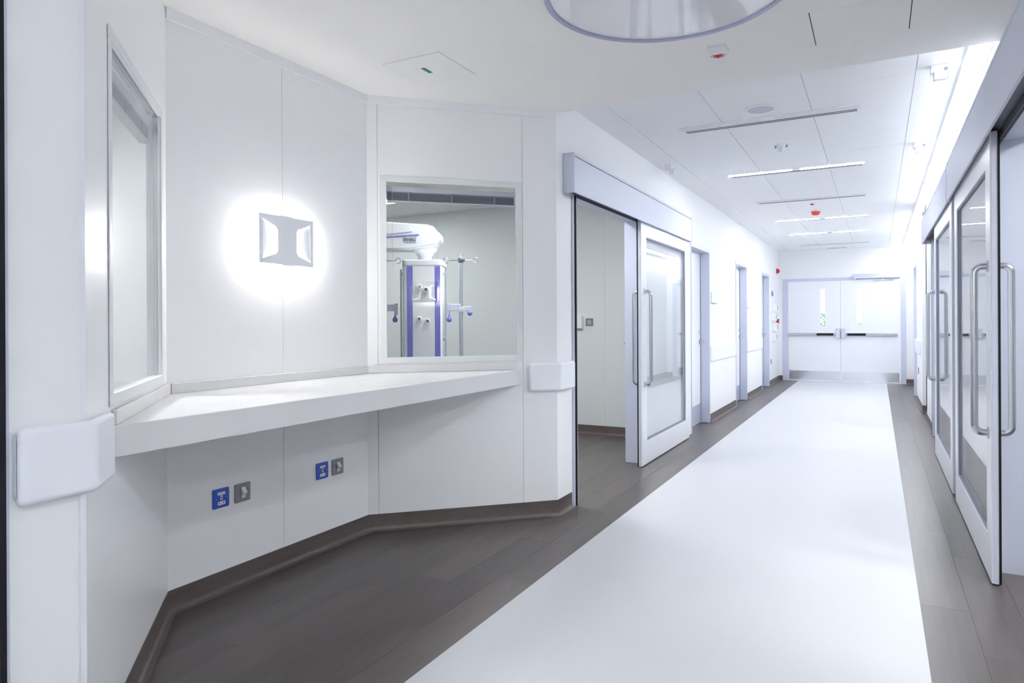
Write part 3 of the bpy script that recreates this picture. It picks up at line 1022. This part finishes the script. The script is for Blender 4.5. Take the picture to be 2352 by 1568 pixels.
linear_lamp('lit linear ceiling lamp further behind the viewer', -2.65, True, GL)  # lamp added out of view as fill for the near corridor
t = thing('air_grille', 'short slim air grille in the ceiling before the double doors', 'grille', (-.70, 14.92, ZC))
B(-.19, .19, 0, .07, -.006, 0).build('frame', 'white', t)
for q in (.015, .04):
    B(-.175, .175, q, q + .014, -.0068, -.006).build('slot', 'slot', t)

LAMP = {}
def strip(label, ya, yb, grp):
    t = thing('light_strip', label, 'light strip', (.434, ya, ZC), 0, grp)
    L = yb - ya
    B(0, .088, 0, L, -.014, -.0005).build('diffuser', 'strip', t, bevel=.004)
    B(-.006, -.0005, 0, L, -.016, -.0005).build('trim_edge', 'white', t)
    B(.0885, .0935, 0, L, -.040, -.0005).build('trim_edge', 'white', t)
    return t
strip('long glowing light strip along the right edge of the corridor ceiling', BK1 + .004, 15.1, 'ceiling edge light strips')
strip('glowing light strip on the ceiling edge behind the viewer', Y0 + .1, .35, 'ceiling edge light strips')

def room_lamp(label, x, y, e=1.0, z=2.6, s=.6, cat_group='square lamps in the side rooms'):
    if e not in LAMP:
        LAMP[e] = mat('room_panel_lit', (252, 254, 255), .4, .3, emit=E_ROOM * e, scale=20)
    t = thing('panel_lamp', label, 'ceiling lamp', (x, y, z), 0, cat_group)
    h = s / 2
    fr = MB().box(-h, h, -h, -h + .02, -.012, 0).box(-h, h, h - .02, h, -.012, 0).box(-h, -h + .02, -h + .02, h - .02, -.012, 0).box(h - .02, h, -h + .02, h - .02, -.012, 0)
    fr.build('frame', 'white', t)
    B(-h + .02, h - .02, -h + .02, h - .02, -.009, -.0005).build('lens', LAMP[e], t)
    return t
room_lamp('square lit ceiling lamp glimpsed at the top left of the alcove window', -5.02, 5.9, .26)
room_lamp('square lit ceiling lamp inside the room, between the window and the doorway', -2.72, 4.75, .46)  # extra lamp, out of view, brightens pendant front and doorway wall
room_lamp('square lit ceiling lamp over the room behind the left window', -3.6, .9, .9)  # unseen lamp added so the left window does not go dark
room_lamp('square lit ceiling lamp inside the near right room, towards the door', 1.85, 2.2, .5)
room_lamp('square lit ceiling lamp inside the near right room, towards its far corner', 1.85, 3.6, .5)
room_lamp('square lit ceiling lamp inside the further right room', 2.1, 7.7, .55)  # unseen lamp added to light the left leaf through the doorway

# big round disc lamp
t = thing('disc_lamp', 'large round glossy ceiling disc with a grey rim at the top of the picture', 'ceiling lamp', (-.738, 2.71, ZF))
R_ = .497
MB().lathe([(R_ - .024, -.0005), (R_, -.0005), (R_, -.03), (R_ - .003, -.033), (R_ - .021, -.033), (R_ - .024, -.03), (R_ - .024, -.0005)], n=96).build('rim', 'discring', t, smooth=40)
MB().lathe([(0, -.001), (R_ - .0245, -.001), (R_ - .0245, -.024), (0, -.024)], n=96).build('panel', 'disc', t, smooth=40)

# access hatches in the lowered ceiling
def hatch(label, x0, x1, y0, y1):
    t = thing('access_hatch', label, 'hatch', ((x0 + x1) / 2, (y0 + y1) / 2, ZF))
    hx, hy = (x1 - x0) / 2, (y1 - y0) / 2
    B(-hx + .003, hx - .003, -hy, hy, -.0012, 0).build('panel', 'ceil', t)
    B(-hx - .001, -hx + .003, -hy, hy, -.001, 0).build('joint', 'slot', t)
    B(hx - .003, hx + .001, -hy, hy, -.001, 0).build('joint', 'slot', t)
    return t
hatch('flush square ceiling hatch with dark side joints beside the disc lamp', -.26, .137, 3.26, 3.66)
h2 = thing('access_hatch', 'flush square ceiling hatch above the alcove marked with a green sticker', 'hatch', (-2.10, 3.01, ZF))
B(-.174, .174, -.174, .174, -.002, 0).build('panel', 'ceil', h2)
MB().box(-.177, -.174, -.177, .177, -.001, 0).box(.174, .177, -.177, .177, -.001, 0).box(-.174, .174, -.177, -.174, -.001, 0).box(-.174, .174, .174, .177, -.001, 0).build('joint', 'seam', h2)
tag(B(-.0125, .0125, -.04, .04, -.0004, 0).build('sticker', 'green', h2), 'green sticker')
bpy.data.objects['sticker'].location = (-.02, 0, -.002)

# ------------------------------------------------------------------ small ceiling devices
t = thing('fire_beacon', 'small white ceiling box with a red lens near the disc lamp', 'beacon', (-.69, 3.465, ZF))
MB().prism(rrect(-.045, .045, -.05, .05, .008), -.012, 0).build('base', 'white', t)
b0 = [(-.042, -.046, -.012), (.042, -.046, -.012), (.042, .046, -.012), (-.042, .046, -.012), (-.036, -.012, -.034), (.036, -.012, -.034), (.036, .036, -.034), (-.036, .036, -.034)]
MB().add(b0, [(0, 1, 2, 3), (4, 7, 6, 5), (0, 4, 5, 1), (1, 5, 6, 2), (2, 6, 7, 3), (3, 7, 4, 0)]).build('body', 'white', t)
MB().add([(-.026, -.008, -.0342), (.026, -.008, -.0342), (.026, .032, -.0342), (-.026, .032, -.0342), (0, .026, -.041)],
         [(0, 1, 4), (1, 2, 4), (2, 3, 4), (3, 0, 4), (3, 2, 1, 0)]).build('lens', 'red', t)
for s in (-1, 1):
    B(s * .034 - .004, s * .034 + .004, .004, .008, -.0352, -.034).build('slit', 'mark', t)

t = thing('ceiling_speaker', 'round grey-meshed ceiling speaker beside the nearest unlit lamp', 'speaker', (-.692, 4.885, ZC))
MB().lathe([(.085, -.0005), (.102, -.0005), (.102, -.006), (.085, -.010), (.085, -.0005)], n=40).build('ring', 'white', t, smooth=40)
MB().lathe([(0, -.001), (.085, -.001), (.085, -.008), (.05, -.010), (0, -.0105)], n=40).build('grille', 'grille', t, smooth=40)

t = thing('presence_sensor', 'small pale dome sensor hanging from the ceiling between the first two lamps', 'sensor', (-.69, 6.0, ZC))
MB().lathe([(0, 0), (.040, 0), (.040, -.012), (.034, -.018), (.030, -.018), (0, -.018)], n=28).build('base', 'white', t, smooth=40)
MB().lathe([(.026, -.018), (.027, -.024), (.024, -.038), (.014, -.050), (0, -.056)], n=24).build('dome', 'lensoff', t, smooth=60)
for s in (-1, 1):
    MB().lathe([(0, -.020), (.007, -.020), (.007, -.002), (0, -.002)], (s * .042, -.01, 0), 12).build('lug', 'greyplate', t)

t = thing('smoke_alarm', 'orange-red bowl-shaped smoke alarm on the corridor ceiling', 'smoke alarm', (-.705, 9.77, ZC))
MB().lathe([(0, 0), (.048, 0), (.048, -.016), (0, -.016)], n=28).build('base', 'white', t, smooth=40)
MB().lathe([(0, -.016), (.056, -.016), (.056, -.026), (.045, -.052), (.034, -.060), (0, -.062)], n=28).build('cover', 'redo', t, smooth=50)
t = thing('indicator_lamp', 'tiny dark red indicator just in front of the orange-red smoke alarm', 'indicator', (-.70, 9.14, ZC))
MB().lathe([(0, 0), (.035, 0), (.035, -.010), (0, -.010)], n=20).build('base', 'white', t, smooth=40)
MB().lathe([(0, -.010), (.022, -.010), (.016, -.020), (0, -.024)], n=20).build('lens', 'red', t, smooth=50)

def motion(label, x, y, rz):
    t = thing('door_sensor', label, 'sensor', (x, y, ZC), rz, 'door sensors on the ceiling')
    B(-.045, .045, -.03, .035, -.045, 0).build('base', 'white', t, bevel=.004)
    hd = B(-.032, .034, -.052, -.006, -.090, -.045).build('head', 'white', t, bevel=.005)
    MB().lathe([(0, 0), (.011, 0), (.011, .008), (0, .008)], (.028, -.031, -.030), 14, 'y').build('lens', 'greyplate', t)
    B(.034, .038, -.045, -.014, -.085, -.052).build('lens_strip', 'purple', hd)
    return t
motion('small white door sensor on the ceiling nearest the light strip end', .318, 4.56, 0)
motion('small white door sensor on the ceiling, second along beside the light strip', .312, 6.46, 0)
motion('small white door sensor on the ceiling above the left sliding door', -1.69, 6.26, PI / 2)

# ------------------------------------------------------------------ wall fittings down the corridor
def wall_plate(name, label, cat, y, z0, z1, wy, d, m, parts=(), x=XL, rz=LEFT, group=None):
    t = thing(name, label, cat, (x, y, z0), rz, group)
    MB().prism(rrect(-wy / 2, wy / 2, 0, z1 - z0, min(.006, wy / 4)), .0008, d, 'y').build('plate', m, t)
    for (nm, a, b_, c_, e_, dd, mm) in parts:
        B(a, b_, d, d + dd, c_, e_).build(nm, mm, t)
    return t
wall_plate('door_sign', 'blank white sign plate on the wall after the first left hinged door', 'sign', 8.72, 1.462, 1.592, .26, .012, 'white', [('holder_edge', -.13, .13, -.004, .003, .004, 'gasket')])
wall_plate('door_sign', 'blank white sign plate on the wall after the second left hinged door', 'sign', 11.37, 1.446, 1.566, .24, .012, 'white', [('holder_edge', -.12, .12, -.004, .003, .004, 'gasket')])
wall_plate('wall_display', 'small grey panel on the left wall high beside the last door', 'control panel', 14.12, 1.715, 1.82, .15, .015, 'label', [('screen', -.05, .05, .01, .07, .002, 'mark')])
for k, (y, z) in enumerate([(14.42, 1.42), (14.22, 1.24), (14.36, 1.04), (14.22, .84)]):
    wall_plate('dispenser', ['topmost', 'second', 'third', 'lowest'][k] + ' of the four white dispensers on the far left wall', 'dispenser', y, z, z + .16, .22, .07, 'white', [('opening', -.03, .03, .04, .12, .002, 'gasket')], group='dispensers in the far left corner')
wall_plate('power_socket', 'small grey socket plate low on the far left wall', 'socket', 13.95, .412, .498, .09, .01, 'greyplate', [('insert', -.02, .02, .03, .055, .002, 'ivory')])
t = thing('wall_sounder', 'red alarm sounder high on the left wall beside the double doors', 'alarm', (XL, 14.83, 2.205), LEFT)
MB().lathe([(0, 0.0005), (.05, 0.0005), (.05, .03), (.046, .034), (0, .034)], (0, 0, .045), 24, 'y').build('base', 'red', t, smooth=40)
MB().lathe([(0, .034), (.036, .034), (.034, .05), (.02, .062), (0, .064)], (0, 0, .045), 24, 'y').build('horn', 'red', t, smooth=50)
t = thing('call_point', 'red manual call point on the left wall beside the double doors', 'call point', (XL, 14.80, 1.185), LEFT)
B(-.044, .044, .0008, .05, 0, .088).build('box', 'red', t, bevel=.004)
B(-.028, .028, .05, .052, .02, .068).build('window', 'ivory', t)
B(-.018, .018, .052, .0525, .036, .050).build('mark', 'mark', t)
wall_plate('power_socket', 'small grey socket plate low on the right wall pier', 'socket', 11.55, .46, .55, .09, .01, 'greyplate', [('insert', -.02, .02, .03, .055, .002, 'ivory')], XR, RIGHT)

# in the room behind the left doorway (wall facing -Y)
t = thing('dispenser', 'rounded pale dispenser seen through the left doorway beside the wall switch', 'dispenser', (-2.92, 7.046, 1.165), END)
MB().prism(rrect(-.048, .048, 0, .14, .02), .0008, .05, 'y').build('case', 'white', t, bevel=.004)
B(-.03, .03, .01, .045, -.004, .002).build('nozzle', 'gasket', t)
t = thing('light_switch', 'square steel switch plate seen through the left doorway', 'switch', (-2.80, 7.046, 1.192), END)
plate(t, 'greyplate', .086, .084, .009)
B(-.022, .022, .009, .013, .016, .066).build('rocker', 'label', t, bevel=.002)
t = thing('hook', 'tiny round steel stud on the wall seen through the left doorway', 'hook', (-2.385, 7.046, .99), END)
MB().lathe([(0, .0008), (.012, .0008), (.008, .012), (.012, .03), (.008, .036), (0, .036)], (0, 0, .015), 14, 'y').build('stud', 'steel', t, smooth=50)

# ------------------------------------------------------------------ medical pendant behind the alcove window
K = 5.8 / 1568
pd = thing('medical_pendant', 'white ceiling-hung medical supply column with violet stripes behind the alcove window', 'medical pendant', (-3.387, 4.766, 0), YAW)
# local x = to the right as seen from the corridor, local y = away
hw, dp = .163, .20
MB().prism(rrect(-hw, hw, -dp, dp, .03), .45, 1.705).build('column', 'pend', pd, smooth=40)
MB().prism(rrect(-hw - .003, hw + .006, -dp - .006, dp + .006, .04), 1.705, 1.755).build('top_cap', 'pend', pd, bevel=.008)
MB().prism(rrect(-hw - .003, hw + .006, -dp - .006, dp + .006, .04), .41, .45).build('bottom_cap', 'pend', pd, bevel=.008)
for x in (-.100, .128):
    B(x - .022, x + .022, -dp - .003, -dp + .002, .46, 1.70).build('violet_stripe', 'purple', pd)
fp = B(-.074, .102, -dp - .005, -dp + .002, .46, 1.70).build('front_panel', 'pend', pd)
for (x, z, r_) in ((-.022, 1.268, .021), (.046, 1.25, .021), (-.022, 1.53, .024), (.034, 1.508, .024)):
    g_ = MB().lathe([(r_ * .62, -.005), (r_, -.005), (r_, -.016), (r_ * .85, -.020), (r_ * .62, -.020), (r_ * .62, -.005)], (x, -dp, z), 24, 'y')
    g_.v = [(v[0], -dp - (v[1] + dp) * -1 if False else v[1], v[2]) for v in g_.v]
    g_.build('gas_outlet', 'ivory', pd, smooth=40)
    MB().lathe([(0, -.006), (r_ * .62, -.006), (r_ * .62, -.013), (0, -.013)], (x, -dp, z), 20, 'y').build('outlet_core', 'greyplate', pd, smooth=40)
MB().tube([(-hw - .018, -dp + .06, .5), (-hw - .018, -dp + .06, 1.68)], .008, 10).build('side_rail', 'steel', pd)
MB().tube([(hw + .022, -dp + .06, .5), (hw + .022, -dp + .06, 1.68)], .008, 10).build('side_rail', 'steel', pd)
for x in (-hw - .018, hw + .022):
    for z in (.55, 1.1, 1.64):
        s = -1 if x < 0 else 1
        B(s * (hw - .002), x, -dp + .05, -dp + .07, z - .012, z + .012).build('rail_bracket', 'steel', pd)
MB().lathe([(0, 1.755), (.058, 1.755), (.058, 1.80), (.07, 1.81), (.07, 1.84), (0, 1.84)], n=28).build('neck', 'pend', pd, smooth=40)
MB().lathe([(0, 1.82), (.075, 1.825), (.105, 1.85), (.11, 1.90), (0, 1.90)], n=28).build('swivel', 'pend', pd, smooth=50)
boom = MB().prism([(-1.6, 1.845), (-.12, 1.85), (.02, 1.868), (.115, 1.885), (.148, 1.93), (.142, 1.985), (.12, 1.99), (.09, 2.035), (.035, 2.052), (-.32, 2.078), (-1.6, 2.16)], -.14, .14, 'y').build('boom', 'pend', pd, bevel=.025, seg=3)
MB().add([(-1.5, -.1435, 1.862), (-1.5, -.1435, 1.870), (-.03, -.1435, 1.972), (-.03, -.1435, 1.962),
          (-1.5, -.139, 1.862), (-1.5, -.139, 1.870), (-.03, -.139, 1.972), (-.03, -.139, 1.962)],
         [(0, 1, 2, 3), (7, 6, 5, 4), (0, 4, 5, 1), (1, 5, 6, 2), (2, 6, 7, 3), (3, 7, 4, 0)]).build('violet_line', 'purple', boom)
MB().prism([(-.45, 1.99), (-.10, 2.03), (-.085, 1.995), (-.45, 1.955)], -.146, -.138, 'y').build('side_cover', 'pend', boom)
lb = B(-.155, -.052, -.144, -.138, 1.905, 1.952).build('label_plate', 'label', boom)
rg = random.Random(11)
for i in range(9):
    xx = -.150 + i * .0105
    zz = 1.912 + rg.random() * .012
    B(xx, xx + .005 + rg.random() * .004, -.1447, -.144, zz, zz + .012 + rg.random() * .014).build('print', 'mark', lb)
MB().lathe([(0, 2.12), (.10, 2.12), (.10, 2.59), (.14, 2.598), (0, 2.598)], (-1.45, 0, 0), 28).build('ceiling_tube', 'pend', pd, smooth=40)

def iv_pole(label, px, py):
    """position in the pendant's frame"""
    wx = -3.387 + px * math.cos(YAW) - py * math.sin(YAW)
    wy = 4.766 + px * math.sin(YAW) + py * math.cos(YAW)
    t = thing('infusion_pole', label, 'infusion pole', (wx, wy, 0), YAW, 'infusion poles on the pendant')
    MB().tube([(0, 0, .50), (0, 0, 1.735)], .017, 14).build('pole', 'steel', t, smooth=60)
    MB().lathe([(0, 1.735), (.024, 1.735), (.024, 1.775), (.012, 1.785), (0, 1.785)], n=18).build('clamp', 'greyplate', t, smooth=40)
    for s in (-1, 1):
        ring = [(s * (.125 + .022 * math.cos(a)), 0, 1.755 + .022 * math.sin(a)) for a in [PI * s * 0 + PI + 2 * PI * i / 16 for i in range(17)]] if s > 0 else \
               [(s * (.125 + .022 * math.cos(a)), 0, 1.755 + .022 * math.sin(a)) for a in [PI + 2 * PI * i / 16 for i in range(17)]]
        MB().tube([(s * .02, 0, 1.757)] + ring, .0035, 8).build('hook', 'steel', t, smooth=60)
    MB().tube([(.0, -.012, 1.75), (.03, -.05, 1.752)], .012, 10).build('locking_knob', 'track', t)
    MB().tube([(-.006, 0, 1.78), (.01, 0, 1.812)], .004, 8).build('pin', 'steel', t)
    sgn = -1 if px > 0 else 1
    B(-.022, .03, -.022, .022, 1.325, 1.358).build('collar', 'alu', t, bevel=.004)
    B(min(0, sgn * .098), max(0, sgn * .098), -.020, .016, 1.335, 1.392).build('arm', 'alu', t, bevel=.004)
    B(min(0, -sgn * .085), max(0, -sgn * .085), -.018, .016, 1.335, 1.372).build('arm', 'alu', t, bevel=.004)
    B(sgn * .098, sgn * .117, -.025, .025, 1.30, 1.40).build('rail_clamp', 'alu', t, bevel=.004)
    MB().lathe([(0, 1.240), (.014, 1.243), (.022, 1.258), (.021, 1.270), (.012, 1.283), (.006, 1.295), (.006, 1.335), (0, 1.335)], (sgn * .098, -.01, 0), 16).build('knob', 'purple', t, smooth=60)
    MB().lathe([(0, 1.294), (.014, 1.297), (.022, 1.311), (.021, 1.323), (.012, 1.333), (.006, 1.336), (0, 1.338)], (-sgn * .075, -.01, 0), 16).build('knob', 'purple', t, smooth=60)
    return t
iv_pole('steel infusion pole with two hooks standing right of the medical column', .312, -.10)
iv_pole('steel infusion pole left of the medical column, mostly hidden by the window frame', -.335, -.10)
